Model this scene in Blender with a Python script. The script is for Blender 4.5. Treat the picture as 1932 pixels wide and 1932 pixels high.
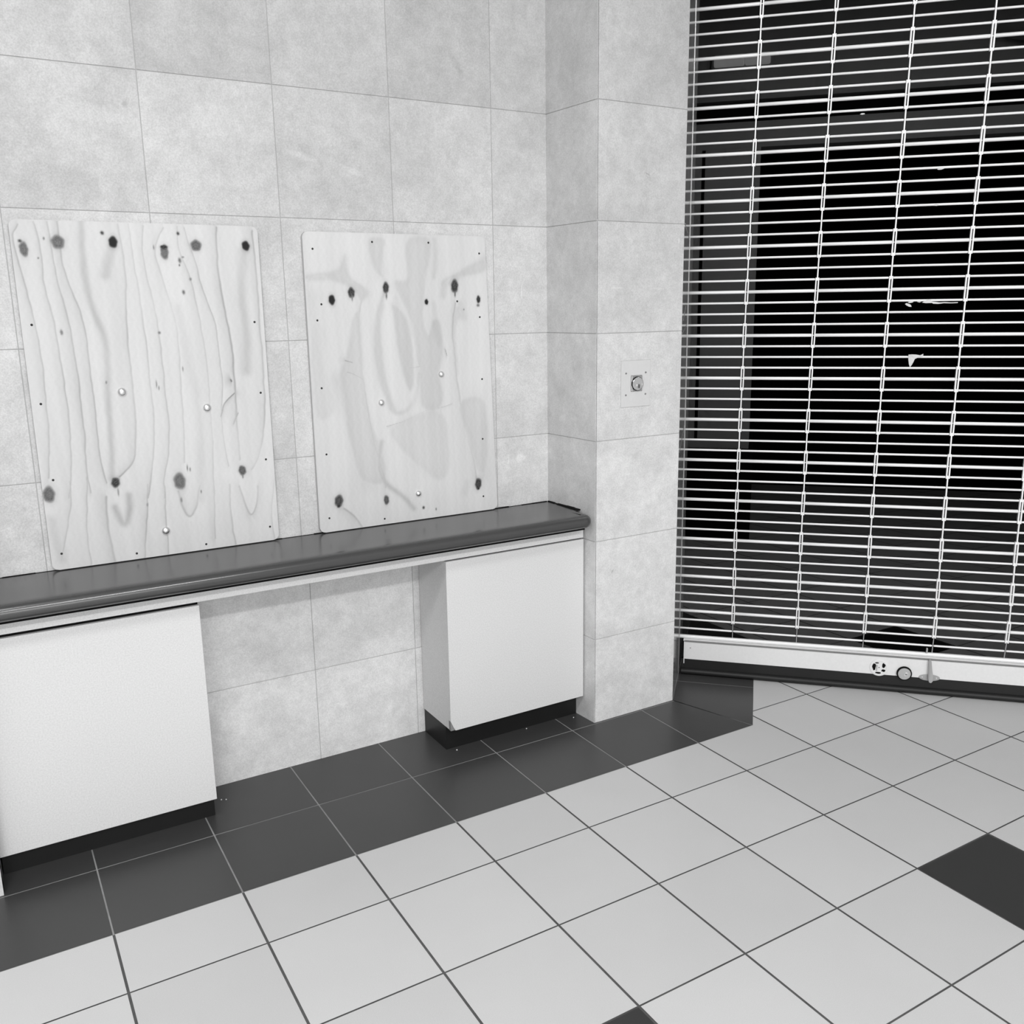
import bpy, bmesh, math, random
import numpy as np
from mathutils import Vector, Matrix
random.seed(7)
for o in list(bpy.data.objects): bpy.data.objects.remove(o)
SC = bpy.context.scene
COL = SC.collection

# ---------------------------------------------------------------- camera, world, lamps and fills, exposure
CAM = Vector((-0.15958, -2.46558, 1.60432))
RIGHT = Vector((0.859313, -0.511243, -0.014530))
DOWN = Vector((-0.123658, -0.180115, -0.975842))
FWD = Vector((0.496275, 0.840351, -0.217994))
cd = bpy.data.cameras.new('camera'); cam = bpy.data.objects.new('camera', cd); COL.objects.link(cam)
cd.sensor_width = 36; cd.lens = 1729.333/1932*36; cd.clip_start = .02; cd.clip_end = 60
cam.matrix_world = Matrix(((RIGHT.x, -DOWN.x, -FWD.x, CAM.x), (RIGHT.y, -DOWN.y, -FWD.y, CAM.y), (RIGHT.z, -DOWN.z, -FWD.z, CAM.z), (0, 0, 0, 1)))
SC.camera = cam

W = bpy.data.worlds.new('world'); SC.world = W; W.use_nodes = True
W.node_tree.nodes['Background'].inputs[0].default_value = (1, 1, 1, 1)
W.node_tree.nodes['Background'].inputs[1].default_value = 0.56

def area(name, loc, aim, sx, sy, power):
    l = bpy.data.lights.new(name, 'AREA'); l.shape = 'RECTANGLE'; l.size = sx; l.size_y = sy; l.energy = power
    o = bpy.data.objects.new(name, l); COL.objects.link(o); o.location = loc
    o.rotation_euler = (Vector(aim)-Vector(loc)).to_track_quat('-Z', 'Y').to_euler()
    return o
area('ceiling_lamp_left', (-2.4, -5.6, 4.25), (-2.0, -4.4, 0), 2.6, 1.0, 115)
area('ceiling_lamp_middle', (1.0, -5.9, 4.25), (1.0, -4.6, 0), 2.6, .22, 135)
area('ceiling_lamp_overhead', (-.8, -2.3, 4.25), (-.8, -2.3, 0), 1.2, .6, 72)
area('shop_fill', (3.45, .16, 2.915), (3.95, .75, 0.6), 1.2, .25, 28)  # unseen fill added to brighten the shop behind the grille
area('low_front_fill', (-.6, -7.6, 1.4), (.6, .5, .6), 5.0, 2.2, 125)  # unseen low fill behind the camera, added for soft frontal light
SC.view_settings.view_transform = 'Standard'; SC.view_settings.look = 'None'
SC.view_settings.gamma = 1; SC.view_settings.use_curve_mapping = False
SC.view_settings.exposure = 0.0

# ---------------------------------------------------------------- materials
def g(v): return (v, v, v, 1)
def mat(name, base, rough=.5, metal=0., spec=.5, noise=(), bump=0, bump_scale=300, attr=None, emit=0, marks=()):
    """noise: list of (scale, amplitude, detail) multiplied into the base colour"""
    m = bpy.data.materials.new(name); m.use_nodes = True; nt = m.node_tree; N = nt.nodes; L = nt.links
    b = N['Principled BSDF']
    b.inputs['Roughness'].default_value = rough; b.inputs['Metallic'].default_value = metal
    b.inputs['Specular IOR Level'].default_value = spec
    b.inputs['Base Color'].default_value = g(base)
    if emit:
        b.inputs['Emission Color'].default_value = g(1); b.inputs['Emission Strength'].default_value = emit
    cur = None
    tc = N.new('ShaderNodeTexCoord')
    def math_(op, a, b_=0.):
        n = N.new('ShaderNodeMath'); n.operation = op
        for i, v in enumerate((a, b_)):
            if isinstance(v, (int, float)): n.inputs[i].default_value = v
            else: L.new(v, n.inputs[i])
        return n.outputs[0]
    if noise or attr:
        cur = base
        for sc, amp, det in noise:
            nz = N.new('ShaderNodeTexNoise'); nz.inputs['Scale'].default_value = sc; nz.inputs['Detail'].default_value = det
            nz.inputs['Roughness'].default_value = .62
            L.new(tc.outputs['Object'], nz.inputs['Vector'])
            f = math_('MULTIPLY', math_('SUBTRACT', nz.outputs[0], .5), amp)
            cur = math_('MULTIPLY', cur, math_('ADD', f, 1.))
        if attr:
            a = N.new('ShaderNodeAttribute'); a.attribute_name = attr
            cur = math_('MULTIPLY', cur, a.outputs['Fac'])
        if marks:
            sx = N.new('ShaderNodeSeparateXYZ'); L.new(tc.outputs['Object'], sx.inputs[0])
            nz = N.new('ShaderNodeTexNoise'); nz.inputs['Scale'].default_value = 40; nz.inputs['Detail'].default_value = 4
            L.new(tc.outputs['Object'], nz.inputs['Vector']); wob = math_('MULTIPLY', math_('SUBTRACT', nz.outputs[0], .5), 1.6)
            for mx_, mz_, rx_, rz_, amp_, sl in marks:
                dx_ = math_('SUBTRACT', sx.outputs[0], mx_); dz_ = math_('SUBTRACT', sx.outputs[2], mz_)
                dz_ = math_('SUBTRACT', dz_, math_('MULTIPLY', dx_, sl))
                q_ = math_('ADD', math_('POWER', math_('ABSOLUTE', math_('DIVIDE', dx_, rx_)), 2.), math_('POWER', math_('ABSOLUTE', math_('DIVIDE', dz_, rz_)), 2.))
                f_ = math_('MAXIMUM', math_('MINIMUM', math_('SUBTRACT', 1.2, math_('ADD', q_, wob)), 1.), 0.)
                cur = math_('MULTIPLY', cur, math_('ADD', math_('MULTIPLY', f_, amp_), 1.))
        cc = N.new('ShaderNodeCombineColor')
        for i in range(3): L.new(cur, cc.inputs[i])
        L.new(cc.outputs[0], b.inputs['Base Color'])
    if bump:
        nz = N.new('ShaderNodeTexNoise'); nz.inputs['Scale'].default_value = bump_scale; nz.inputs['Detail'].default_value = 3
        L.new(tc.outputs['Object'], nz.inputs['Vector'])
        bp = N.new('ShaderNodeBump'); bp.inputs['Strength'].default_value = bump; bp.inputs['Distance'].default_value = .001
        L.new(nz.outputs[0], bp.inputs['Height']); L.new(bp.outputs[0], b.inputs['Normal'])
    return m
M = {}
STONE_MARKS = ((.865, 2.085, .045, .012, .14, -.2), (1.03, 2.052, .035, .012, .13, -.3), (1.679, 1.661, .0035, .026, .18, 0), (1.665, 1.03, .022, .018, .16, 0),
  (1.612, 1.028, .003, .03, .10, 0), (.26, 2.155, .11, .035, .10, -.25), (.12, 2.02, .16, .09, -.07, -.3), (1.426, 2.423, .03, .02, -.12, -1), (1.386, 2.129, .012, .03, -.08, 1),
  (.34, 2.193, .010, .010, -.16, 0), (1.905, 1.667, .032, .003, .12, 0), (2.085, 1.663, .03, .004, .10, 0), (1.891, .608, .007, .006, -.25, 1), (2.031, 2.062, .012, .0025, -.3, -.4), (2.184, 1.835, .003, .012, .25, 0))
M['stone'] = mat('limestone_block', .61, .55, spec=.3, noise=((2.2, .35, 3), (9, .42, 10), (30, .38, 8), (220, .6, 3)), bump=.25, bump_scale=120, attr='tone', marks=STONE_MARKS)
M['mortar'] = mat('stone_joint', .46, .8, spec=.2, noise=((30, .3, 3),))
M['tile_light'] = mat('pale_floor_tile', .62, .38, spec=.35, noise=((3, .07, 2), (420, .22, 3)), attr='tone')
M['tile_dark'] = mat('charcoal_floor_tile', .052, .34, spec=.45, noise=((4, .15, 2), (420, .3, 3)), attr='tone')
M['grout_dark'] = mat('dirty_grout', .11, .8, spec=.2, noise=((5, .9, 3), (40, .4, 3)))
M['grout_pale'] = mat('pale_grout', .32, .8, spec=.2, noise=((6, .8, 3), (40, .4, 3)))
M['laminate'] = mat('pale_speckled_laminate', .71, .5, spec=.35, noise=((2, .06, 2), (230, .50, 4)))
M['chip'] = mat('exposed_board', .24, .9, noise=((50, .8, 4),))
M['counter'] = mat('dark_counter_laminate', .052, .21, spec=.8, noise=((4, .12, 2), (300, .15, 3)))
M['black'] = mat('black_kick_board', .010, .42, spec=.35, noise=((8, .4, 3),))
M['gap'] = mat('black_recess', .006, .8, spec=.1)
M['wood'] = mat('knotty_plywood', .68, .6, spec=.15, noise=((5, .05, 3), (150, .10, 4)), attr='tone')
M['wood_edge'] = mat('plywood_edge', .52, .7, noise=((60, .3, 3),))
M['hole'] = mat('nail_hole', .03, .8)
M['chrome'] = mat('polished_steel', .80, .16, metal=1)
M['dull'] = mat('dull_grey_metal', .40, .45, metal=.2)
M['dome'] = mat('satin_steel', .88, .34, metal=1)
M['steel'] = mat('brushed_steel', .62, .34, metal=1)
M['alu'] = mat('anodised_aluminium', .92, .38, metal=.15, spec=.6)
M['alu_plate'] = mat('painted_aluminium', .80, .42, spec=.4, noise=((90, .12, 4),))
M['rubber'] = mat('black_rubber', .012, .45, spec=.35)
M['jamb'] = mat('dark_mirror_steel', .27, .13, metal=.0, spec=1., noise=((25, .06, 3),))
M['plate'] = mat('stone_coloured_plate', .67, .5, spec=.3, noise=((12, .1, 5), (70, .1, 4)))
M['paper'] = mat('torn_paper', .72, .8, noise=((60, .3, 3),))
M['interior'] = mat('shop_wall_paint', .50, .7, noise=((3, .1, 2),))
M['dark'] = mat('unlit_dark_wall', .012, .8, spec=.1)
M['ceil'] = mat('ceiling_paint', .55, .9)
M['lamp'] = mat('dim_glow_diffuser', .5, .4, emit=.45, noise=((14, .8, 3),))
M['lampbody'] = mat('lamp_housing', .35, .5)
gl = bpy.data.materials.new('dimming_glass'); gl.use_nodes = True
nt = gl.node_tree; nt.nodes.remove(nt.nodes['Principled BSDF'])
tr = nt.nodes.new('ShaderNodeBsdfTransparent'); tr.inputs[0].default_value = g(.45)
gs = nt.nodes.new('ShaderNodeBsdfGlossy'); gs.inputs['Roughness'].default_value = .03; gs.inputs[0].default_value = g(1)
mx = nt.nodes.new('ShaderNodeMixShader'); mx.inputs[0].default_value = .0
nt.links.new(tr.outputs[0], mx.inputs[1]); nt.links.new(gs.outputs[0], mx.inputs[2])
nt.links.new(mx.outputs[0], nt.nodes['Material Output'].inputs[0])
M['glass'] = gl

# ---------------------------------------------------------------- helpers
def tag(o, label=None, cat=None, group=None, kind=None):
    if label: o['label'] = label
    if cat: o['category'] = cat
    if group: o['group'] = group
    if kind: o['kind'] = kind
    return o
def empty(name, loc, label, cat, group=None):
    o = bpy.data.objects.new(name, None); COL.objects.link(o); o.location = loc; o.empty_display_size = .05
    return tag(o, label, cat, group)
class MB:
    def __init__(s): s.v = []; s.f = []; s.m = []; s.tone = []
    def face(s, pts, mi=0, tone=1.):
        k = len(s.v); s.v += [Vector(p) for p in pts]; s.f.append(tuple(range(k, k+len(pts)))); s.m.append(mi); s.tone.append(tone)
    def hexa(s, p, mi=0, tone=1.):          # p: 8 corners, bottom 4 then top 4
        k = len(s.v); s.v += [Vector(a) for a in p]
        for f in ((0, 3, 2, 1), (4, 5, 6, 7), (0, 1, 5, 4), (1, 2, 6, 5), (2, 3, 7, 6), (3, 0, 4, 7)):
            s.f.append(tuple(k+i for i in f)); s.m.append(mi); s.tone.append(tone)
    def box(s, a, b, mi=0, tone=1.):
        x0, y0, z0 = a; x1, y1, z1 = b
        s.hexa([(x0, y0, z0), (x1, y0, z0), (x1, y1, z0), (x0, y1, z0), (x0, y0, z1), (x1, y0, z1), (x1, y1, z1), (x0, y1, z1)], mi, tone)
    def fbox(s, F, a, b, mi=0, tone=1.):    # a box in a local frame F(s, d, z)
        x0, y0, z0 = a; x1, y1, z1 = b
        s.hexa([F(*q) for q in ((x0, y0, z0), (x1, y0, z0), (x1, y1, z0), (x0, y1, z0), (x0, y0, z1), (x1, y0, z1), (x1, y1, z1), (x0, y1, z1))], mi, tone)
    def loft(s, rings, mi=0, cap=True, closed=True):
        n = len(rings[0]); k = len(s.v)
        for r in rings: s.v += [Vector(p) for p in r]
        for i in range(len(rings)-1):
            for j in range(n if closed else n-1):
                a = k+i*n+j; b = k+i*n+(j+1) % n
                s.f.append((a, b, b+n, a+n)); s.m.append(mi); s.tone.append(1.)
        if cap:
            s.f.append(tuple(k+j for j in reversed(range(n)))); s.m.append(mi); s.tone.append(1.)
            s.f.append(tuple(k+(len(rings)-1)*n+j for j in range(n))); s.m.append(mi); s.tone.append(1.)
    def tube(s, pts, r, n=10, mi=0):
        pts = [Vector(p) for p in pts]; rings = []
        for i, p in enumerate(pts):
            d = (pts[min(i+1, len(pts)-1)]-pts[max(i-1, 0)]).normalized()
            u = d.cross(Vector((0, 0, 1)))
            if u.length < .05: u = d.cross(Vector((0, 1, 0)))
            u.normalize(); w = d.cross(u); rr = r[i] if isinstance(r, (list, tuple)) else r
            rings.append([p+u*math.cos(a)*rr+w*math.sin(a)*rr for a in [2*math.pi*j/n for j in range(n)]])
        s.loft(rings, mi)
    def lathe(s, c, axis, prof, n=28, mi=0):  # prof: (radius, height along axis)
        axis = Vector(axis).normalized(); c = Vector(c)
        u = axis.cross(Vector((0, 0, 1)))
        if u.length < .05: u = axis.cross(Vector((0, 1, 0)))
        u.normalize(); w = axis.cross(u)
        s.loft([[c+axis*h+(u*math.cos(a)+w*math.sin(a))*max(r, 1e-5) for a in [2*math.pi*j/n for j in range(n)]] for r, h in prof], mi)
    def prism(s, outline, off, mi=0):       # outline: list of 3D points, off: vector
        off = Vector(off); s.loft([[Vector(p) for p in outline], [Vector(p)+off for p in outline]], mi)
    def build(s, name, mats, parent=None, bevel=0, smooth=False, attr=False):
        me = bpy.data.meshes.new(name); o0 = parent.matrix_world.translation if parent else Vector()
        o0 = WL(parent)
        me.from_pydata([tuple(v-o0) for v in s.v], [], s.f); me.update()
        if not isinstance(mats, (list, tuple)): mats = [mats]
        for m in mats: me.materials.append(m)
        for p, mi in zip(me.polygons, s.m): p.material_index = mi
        if attr:
            a = me.attributes.new('tone', 'FLOAT', 'CORNER')
            vals = []
            for p in me.polygons: vals += [s.tone[p.index]]*p.loop_total
            a.data.foreach_set('value', vals)
        bm = bmesh.new(); bm.from_mesh(me); bmesh.ops.recalc_face_normals(bm, faces=bm.faces); bm.to_mesh(me); bm.free()
        o = bpy.data.objects.new(name, me); COL.objects.link(o)
        if parent: o.parent = parent
        if bevel:
            b = o.modifiers.new('bevel', 'BEVEL'); b.width = bevel; b.segments = 2; b.limit_method = 'ANGLE'
        if smooth:
            for p in me.polygons: p.use_smooth = True
            me.set_sharp_from_angle(angle=math.radians(40))
        return o
def WL(o):
    v = Vector()
    while o: v += o.location; o = o.parent
    return v

# ---------------------------------------------------------------- plan of the place (metres)
YW, YP = 0.5531, 0.2559                      # niche back wall, pillar fronts
TH = math.radians(45.5)
T = Vector((math.cos(TH), -math.sin(TH), 0)); NN = Vector((math.sin(TH), math.cos(TH), 0))
P0 = Vector((2.4366, .4378, 0))              # left foot of the grille
def G(s, d, z): return P0+T*s+NN*d+Vector((0, 0, z))
SJ = -.030                                   # the jamb lies along this s
DJ = (YP-(P0+T*SJ).y)/NN.y                   # depth at which it meets the pillar front
J = G(SJ, DJ, 0)
ZR = [0, .3467, .7363, 1.1172, 1.5073, 1.8956, 2.2917, 2.685, 3.075, 3.465, 3.855, 4.3]

# ---------------------------------------------------------------- floor
def clip(poly, a, nrm):                      # keep the side where (p-a).n >= 0
    out = []
    for i in range(len(poly)):
        p, q = poly[i], poly[(i+1) % len(poly)]
        dp, dq = (p-a).dot(nrm), (q-a).dot(nrm)
        if dp >= 0: out.append(p)
        if (dp >= 0) != (dq >= 0): out.append(p+(q-p)*(dp/(dp-dq)))
    return out
V3 = lambda x, y: Vector((x, y, 0))
U = .34; E0 = -.0918; E1 = .2475
XB = 2.995
BC = V3(2.3184, E0)                          # outer corner of the dark border
fl = MB(); gp = .0028
def put(poly, mi, tone):
    if len(poly) < 3: return
    area_ = sum((poly[i]-poly[0]).cross(poly[i+1]-poly[0]).z for i in range(1, len(poly)-1))/2
    if abs(area_) < 2e-4: return
    fl.face([p.copy() for p in poly], mi, tone)
def rect(x0, y0, x1, y1, gg=None):
    gx, gy = (gg, gg) if gg else (.0033, .0024)
    return [V3(x0+gx, y0+gy), V3(x1-gx, y0+gy), V3(x1-gx, y1-gy), V3(x0+gx, y1-gy)]
for i in range(-9, 22):
    for j in range(-15, 19):
        r = rect(i*U, j*U, (i+1)*U, (j+1)*U)
        dark = (i-2) % 4 == 0 and j % 4 == 0 and (j < 0 or (i, j) == (10, 0))
        tone = random.uniform(.96, 1.04)
        a = clip(r, V3(0, E0), V3(0, -1))
        if dark: tone *= .62
        if len(a) >= 3: put(a, 1 if dark else 0, tone)
        b = clip(r, V3(0, E0), V3(0, 1))
        for q in (clip(clip(b, V3(XB, 0), V3(-1, 0)), BC, T), clip(b, V3(XB, 0), V3(1, 0))):
            if len(q) >= 3: put(q, 1 if dark else 0, tone)
MD = (BC-J).normalized(); MN = V3(-MD.y, MD.x)   # mitre line and its right-hand normal
gb = .0022
for i in range(-9, 8):
    for y0, y1 in ((E0, E1), (E1, E1+U), (E1+U, E1+2*U)):
        r = rect(i*U, y0, (i+1)*U, y1, gb)
        r = clip(r, J-MN*gb, -MN)
        if y0 > 0: r = clip(r, V3(J.x, 0), V3(-1, 0))
        if len(r) >= 3: put(clip(r, V3(0, YW+.02), V3(0, -1)), 1, random.uniform(.92, 1.1))
LT = (BC-J).dot(T)
dd = DJ-.35
rows = [DJ-.35, DJ+.2074]
while rows[-1] < 3: rows.append(rows[-1]+U)
for a, b in zip(rows, rows[1:]):
    r = [G(SJ+gb, a+gb, 0), G(SJ+LT-.001, a+gb, 0), G(SJ+LT-.001, b-gb, 0), G(SJ+gb, b-gb, 0)]
    r = clip(clip(r, J+MN*gb, MN), V3(XB, 0), V3(-1, 0))
    if len(r) >= 3: put(r, 1, random.uniform(.95, 1.08))
gz = Vector((0, 0, -.0012))
# grout beds under the tiles: dark below the pale field, pale below the border
fl.face([V3(-3.2, -5.2)+gz*1.4, V3(7.4, -5.2)+gz*1.4, V3(7.4, 6.2)+gz*1.4, V3(-3.2, 6.2)+gz*1.4], 2)
fl.face([V3(-3.2, E0+.001)+gz, BC+gz, J+V3(0, .02)+gz, V3(J.x, YW+.05)+gz, V3(-3.2, YW+.05)+gz], 3)
fl.face([BC+gz, G(SJ+LT-.001, .45, 0)+gz, G(SJ, .7, 0)+gz, J+gz], 3)
floor = fl.build('floor', [M['tile_light'], M['tile_dark'], M['grout_dark'], M['grout_pale']], attr=True)
tag(floor, kind='structure')
# normals up
bm = bmesh.new(); bm.from_mesh(floor.data)
for f in bm.faces:
    if f.normal.z < 0: f.normal_flip()
bm.to_mesh(floor.data); bm.free()

# ---------------------------------------------------------------- block-faced walls
def block_wall(mb, A, B, cuts, zs, inward, tones=None, th=.02, gap=.0014, k0=0):
    A = Vector(A); B = Vector(B); u = (B-A).normalized(); w = Vector(inward).normalized(); Ln = (B-A).length
    edges = [0]+[c for c in cuts if 0 < c < Ln]+[Ln]
    for i, (a, b) in enumerate(zip(edges, edges[1:])):
        for k, (z0, z1) in enumerate(zip(zs, zs[1:])):
            t = random.uniform(.94, 1.05)
            if tones and (i, k) in tones: t = tones[(i, k)]
            t *= (1.13, 1.11, 1.07, 1.03, 1.0, .97, .93, .92)[min(k+k0, 7)]  # lower rows paler, upper darker: light on the wall put into tone
            a1 = a+(gap if i else 0); b1 = b-(gap if b < Ln-1e-6 else 0)
            z0_ = z0+(gap if k+k0 else 0); z1_ = z1-gap
            p = [A+u*a1, A+u*b1, A+u*b1+w*th, A+u*a1+w*th]
            mb.hexa([q+Vector((0, 0, z0_)) for q in p]+[q+Vector((0, 0, z1_)) for q in p], 0, t)
    p = [A+w*.0018, B+w*.0018, B+w*(th+.06), A+w*(th+.06)]
    mb.hexa([q+Vector((0, 0, zs[0])) for q in p]+[q+Vector((0, 0, zs[-1])) for q in p], 1, 1.)
XI, XC, XL = 1.7918, 1.8101, -.2416
wb = MB()
cols = [x-XL for x in (-.0134, .3799, .7768, 1.1693, 1.5599)]
tn = {(2, 0): 1.05, (2, 1): 1.04, (3, 0): 1.06, (3, 1): 1.04, (0, 6): .97, (1, 6): .97, (2, 6): .88, (3, 6): .93, (4, 6): .88, (5, 6): .93,  # low cells between the cabinets paler, to offset the shade under the counter
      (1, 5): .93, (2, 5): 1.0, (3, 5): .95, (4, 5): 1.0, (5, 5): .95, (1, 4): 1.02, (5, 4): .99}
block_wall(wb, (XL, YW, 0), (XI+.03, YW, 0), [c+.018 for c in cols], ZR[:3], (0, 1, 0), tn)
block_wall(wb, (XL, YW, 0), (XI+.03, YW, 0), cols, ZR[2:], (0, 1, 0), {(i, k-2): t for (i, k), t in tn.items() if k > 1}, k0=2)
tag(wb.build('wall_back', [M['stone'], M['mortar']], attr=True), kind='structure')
wp = MB()
rd = (Vector((XC, YP, 0))-Vector((XI, YW, 0))); rn = Vector((-rd.y, rd.x, 0)).normalized()
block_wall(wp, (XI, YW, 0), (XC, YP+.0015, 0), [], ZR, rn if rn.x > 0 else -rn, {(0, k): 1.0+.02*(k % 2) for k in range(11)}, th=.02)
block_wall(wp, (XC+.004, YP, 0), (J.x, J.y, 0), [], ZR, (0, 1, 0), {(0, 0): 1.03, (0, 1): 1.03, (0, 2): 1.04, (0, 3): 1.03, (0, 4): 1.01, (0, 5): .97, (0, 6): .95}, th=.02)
wp.box((XC+.0006, YP+.002, 0), (XC+.006, YP+.02, 4.3), 1)
tag(wp.build('wall_right', [M['stone'], M['mortar']], attr=True), kind='structure')
wl = MB()
block_wall(wl, (XL, YW, 0), (XL, YP+.004, 0), [], ZR, (-1, 0, 0))
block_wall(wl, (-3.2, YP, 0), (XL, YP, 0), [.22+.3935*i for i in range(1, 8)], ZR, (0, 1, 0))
tag(wl.build('wall_left', [M['stone'], M['mortar']], attr=True), kind='structure')
# wall core behind the pillar, up to the shop side
wc = MB()
wc.hexa([(2.10, .345, 0), G(-.11, .20, 0), (2.2, 1.0, 0), (1.9, .62, 0), (2.10, .345, 4.3), G(-.11, .20, 4.3), (2.2, 1.0, 4.3), (1.9, .62, 4.3)])
tag(wc.build('wall_core', M['dark']), kind='structure')

# hall ceiling, drop beam over the grille
ce = MB(); ce.box((-3.2, -5.2, 4.3), (7.4, YW+.1, 4.4))
tag(ce.build('ceiling', M['ceil']), kind='structure')
hb = MB(); hb.fbox(G, (SJ, -.10, 2.93), (3.3, .15, 4.3))
tag(hb.build('trim_1', M['interior']), kind='structure')

# ---------------------------------------------------------------- jambs: mirror-dark steel lining of the opening
def jamb(nm, s0, sg):
    jb = MB()
    e = s0-sg*.004
    jb.fbox(G, (min(s0, e), DJ+.004, 0), (max(s0, e), .004, 2.93))
    jb.fbox(G, (min(s0, e), .062, 0), (max(s0, e), .20, 2.93))
    e2 = s0-sg*.04
    jb.fbox(G, (min(e, e2), .001, 0), (max(e, e2), .004, 2.93))       # slot cheeks
    jb.fbox(G, (min(e, e2), .062, 0), (max(e, e2), .065, 2.93))
    e3 = s0+sg*.0012
    jb.fbox(G, (min(s0, e3), -.0005, 0), (max(s0, e3), .004, 2.93), 2)    # bright slot lip
    jb.fbox(G, (min(e2, e2-sg*.003), .001, 0), (max(e2, e2-sg*.003), .065, 2.93), 1)
    if sg > 0:
        for d0, z0, d1, z1 in ((-.255, 1.035, -.03, 1.115), (-.25, 1.497, -.05, 1.525), (-.26, 1.90, -.02, 1.86), (-.22, 1.545, -.12, 1.60)):
            jb.tube([G(SJ+.0004, d0, z0), G(SJ+.0004, d1, z1)], .0009, 5, 2)
    tag(jb.build(nm, [M['jamb'], M['gap'], M['steel']]), kind='structure')
jamb('trim_2', SJ, 1)
SR = 2.32
jamb('trim_3', SR, -1)
wr = MB(); wr.fbox(G, (SR+.045, -.3, 0), (SR+1.0, .2, 4.3))
tag(wr.build('wall_far_side', M['interior']), kind='structure')

# ---------------------------------------------------------------- dim shop behind the grille
gl_ = MB(); gl_.fbox(G, (SJ, .196, .0), (SR, .202, 2.93))  # pane added to cut the light into and out of the shop
tag(gl_.build('dimming_pane_1', M['glass']), kind='structure')
D2 = 2.5
ib = MB()
ib.fbox(G, (-.20, D2, .64), (.22, D2+.35, 2.60))          # column
ib.fbox(G, (-1.2, D2, .64), (-.21, D2+.35, 2.60))
ib.fbox(G, (-1.2, D2-.002, 2.575), (4.5, D2+.2, 2.73))    # header beam
ib.fbox(G, (-1.2, D2-.05, 2.85), (4.5, D2+.2, 3.7))       # fascia
tag(ib.build('wall_inner', M['interior']), kind='structure')
ip = MB(); ip.fbox(G, (-1.2, D2-.03, 0), (.25, D2+.36, .635)); ip.fbox(G, (-1.2, D2+.05, 2.73), (4.5, D2+.1, 2.85))
ip.fbox(G, (-.145, D2-.004, .70), (-.125, D2+.01, 2.57))
tag(ip.build('trim_4', M['dark']), kind='structure')
ir = MB()
ir.fbox(G, (-1.25, 4.6, 0), (4.6, 4.7, 3.7)); ir.fbox(G, (-1.3, .22, 0), (-1.2, 4.7, 3.7)); ir.fbox(G, (4.5, .22, 0), (4.6, 4.7, 3.7))
ir.fbox(G, (-1.3, .22, 0), (SJ-.05, .26, 3.7)); ir.fbox(G, (SR+.05, .22, 0), (4.6, .26, 3.7)); ir.fbox(G, (-1.3, .205, 2.935), (4.6, .26, 3.75))
tag(ir.build('wall_shop', M['dark']), kind='structure')
ic = MB(); ic.fbox(G, (-1.3, .16, 3.7), (4.6, 4.7, 3.8))
tag(ic.build('ceiling_shop', M['dark']), kind='structure')

e = empty('glow_patch', G(.09, D2-.06, 3.03), 'long dim glowing patch high in the dark shop, beside the pillar edge behind the grille', 'lamp')  # glowing panels built in place of a bright reflection
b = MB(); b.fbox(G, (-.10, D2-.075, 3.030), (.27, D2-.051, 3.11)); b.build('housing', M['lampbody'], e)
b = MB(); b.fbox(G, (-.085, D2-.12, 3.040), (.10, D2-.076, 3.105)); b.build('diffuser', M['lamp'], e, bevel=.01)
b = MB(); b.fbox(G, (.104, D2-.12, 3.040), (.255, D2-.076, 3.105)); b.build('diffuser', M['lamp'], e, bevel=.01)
e = empty('ceiling_lamp', G(1.78, D2-.35, 3.03), 'wide shallow dim lamp in the dark shop, at the top right corner behind the grille', 'lamp')
b = MB(); b.lathe(G(1.78, D2-.4, 3.0), (0, 0, 1), [(.0, 0), (.16, .01), (.30, .05), (.33, .07), (.30, .075), (.0, .08)], 36); b.build('shade', M['lampbody'], e, smooth=True)
b = MB(); b.lathe(G(1.78, D2-.4, 2.994), (0, 0, 1), [(.0, 0), (.10, .004), (.13, .012), (.0, .014)], 32); b.build('diffuser', M['lamp'], e, smooth=True)
b = MB(); b.tube([G(1.78, D2-.4, 3.08), G(1.78, D2-.4, 3.7)], .012); b.build('stem', M['lampbody'], e)

# ---------------------------------------------------------------- counter and cabinets
YF = .318
ct = empty('countertop', (.77, YW, .795), 'long dark laminate countertop with a rounded front edge along the stone wall', 'countertop')
def counter_ring(off, z):
    # the plan outline pushed outwards by off: front straight, rounded right front corner
    yf = .262; xr = 1.772; rc = .012
    pts = [(XL+.002, YW-.003), (XL+.002, yf-off)]
    for k in range(7):
        a = -math.pi/2+k*math.pi/2/6
        pts.append((xr-rc+(rc+off)*math.cos(a), yf+rc+(rc+off)*math.sin(a)))
    pts.append((xr+off, .335)); pts.append((XI-.003, .345)); pts.append((XI-.006, YW-.003))
    return [Vector((x, y, z)) for x, y in pts]
b = MB(); prof = [(-.02, .7955), (0, .7955)]
for k in range(1, 12):
    a = -math.pi/2+math.pi*k/12
    prof.append((.023*math.cos(a), .820+.0245*math.sin(a)))
prof += [(0, .8445), (-.02, .8446)]
b.loft([counter_ring(o, z) for o, z in prof])
b.build('top', M['counter'], ct, smooth=True)
b = MB(); b.box((XL+.003, .268, .787), (1.77, .33, .7952)); b.build('underside_strip', M['gap'], ct)
b = MB()
xs = [XL+.01]
while xs[-1] < XI-.02: xs.append(min(xs[-1]+random.uniform(.03, .12), XI-.008))
for a_, b_ in zip(xs, xs[1:]):
    h = random.choice([.0015, .0025, .003, .0035, .0012])
    b.box((a_, YW-.0055, .8440), (b_, YW-.0008, .8440+h))
y = YW-.006
while y > .35:
    y2 = max(y-random.uniform(.02, .06), .345); b.box((XI-.006+.0, y2, .844), (XI+(YW-y2)*.0615-.0005, y, .844+random.choice([.002, .004, .005]))); y = y2
b.build('back_seal', M['gap'], ct)

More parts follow.
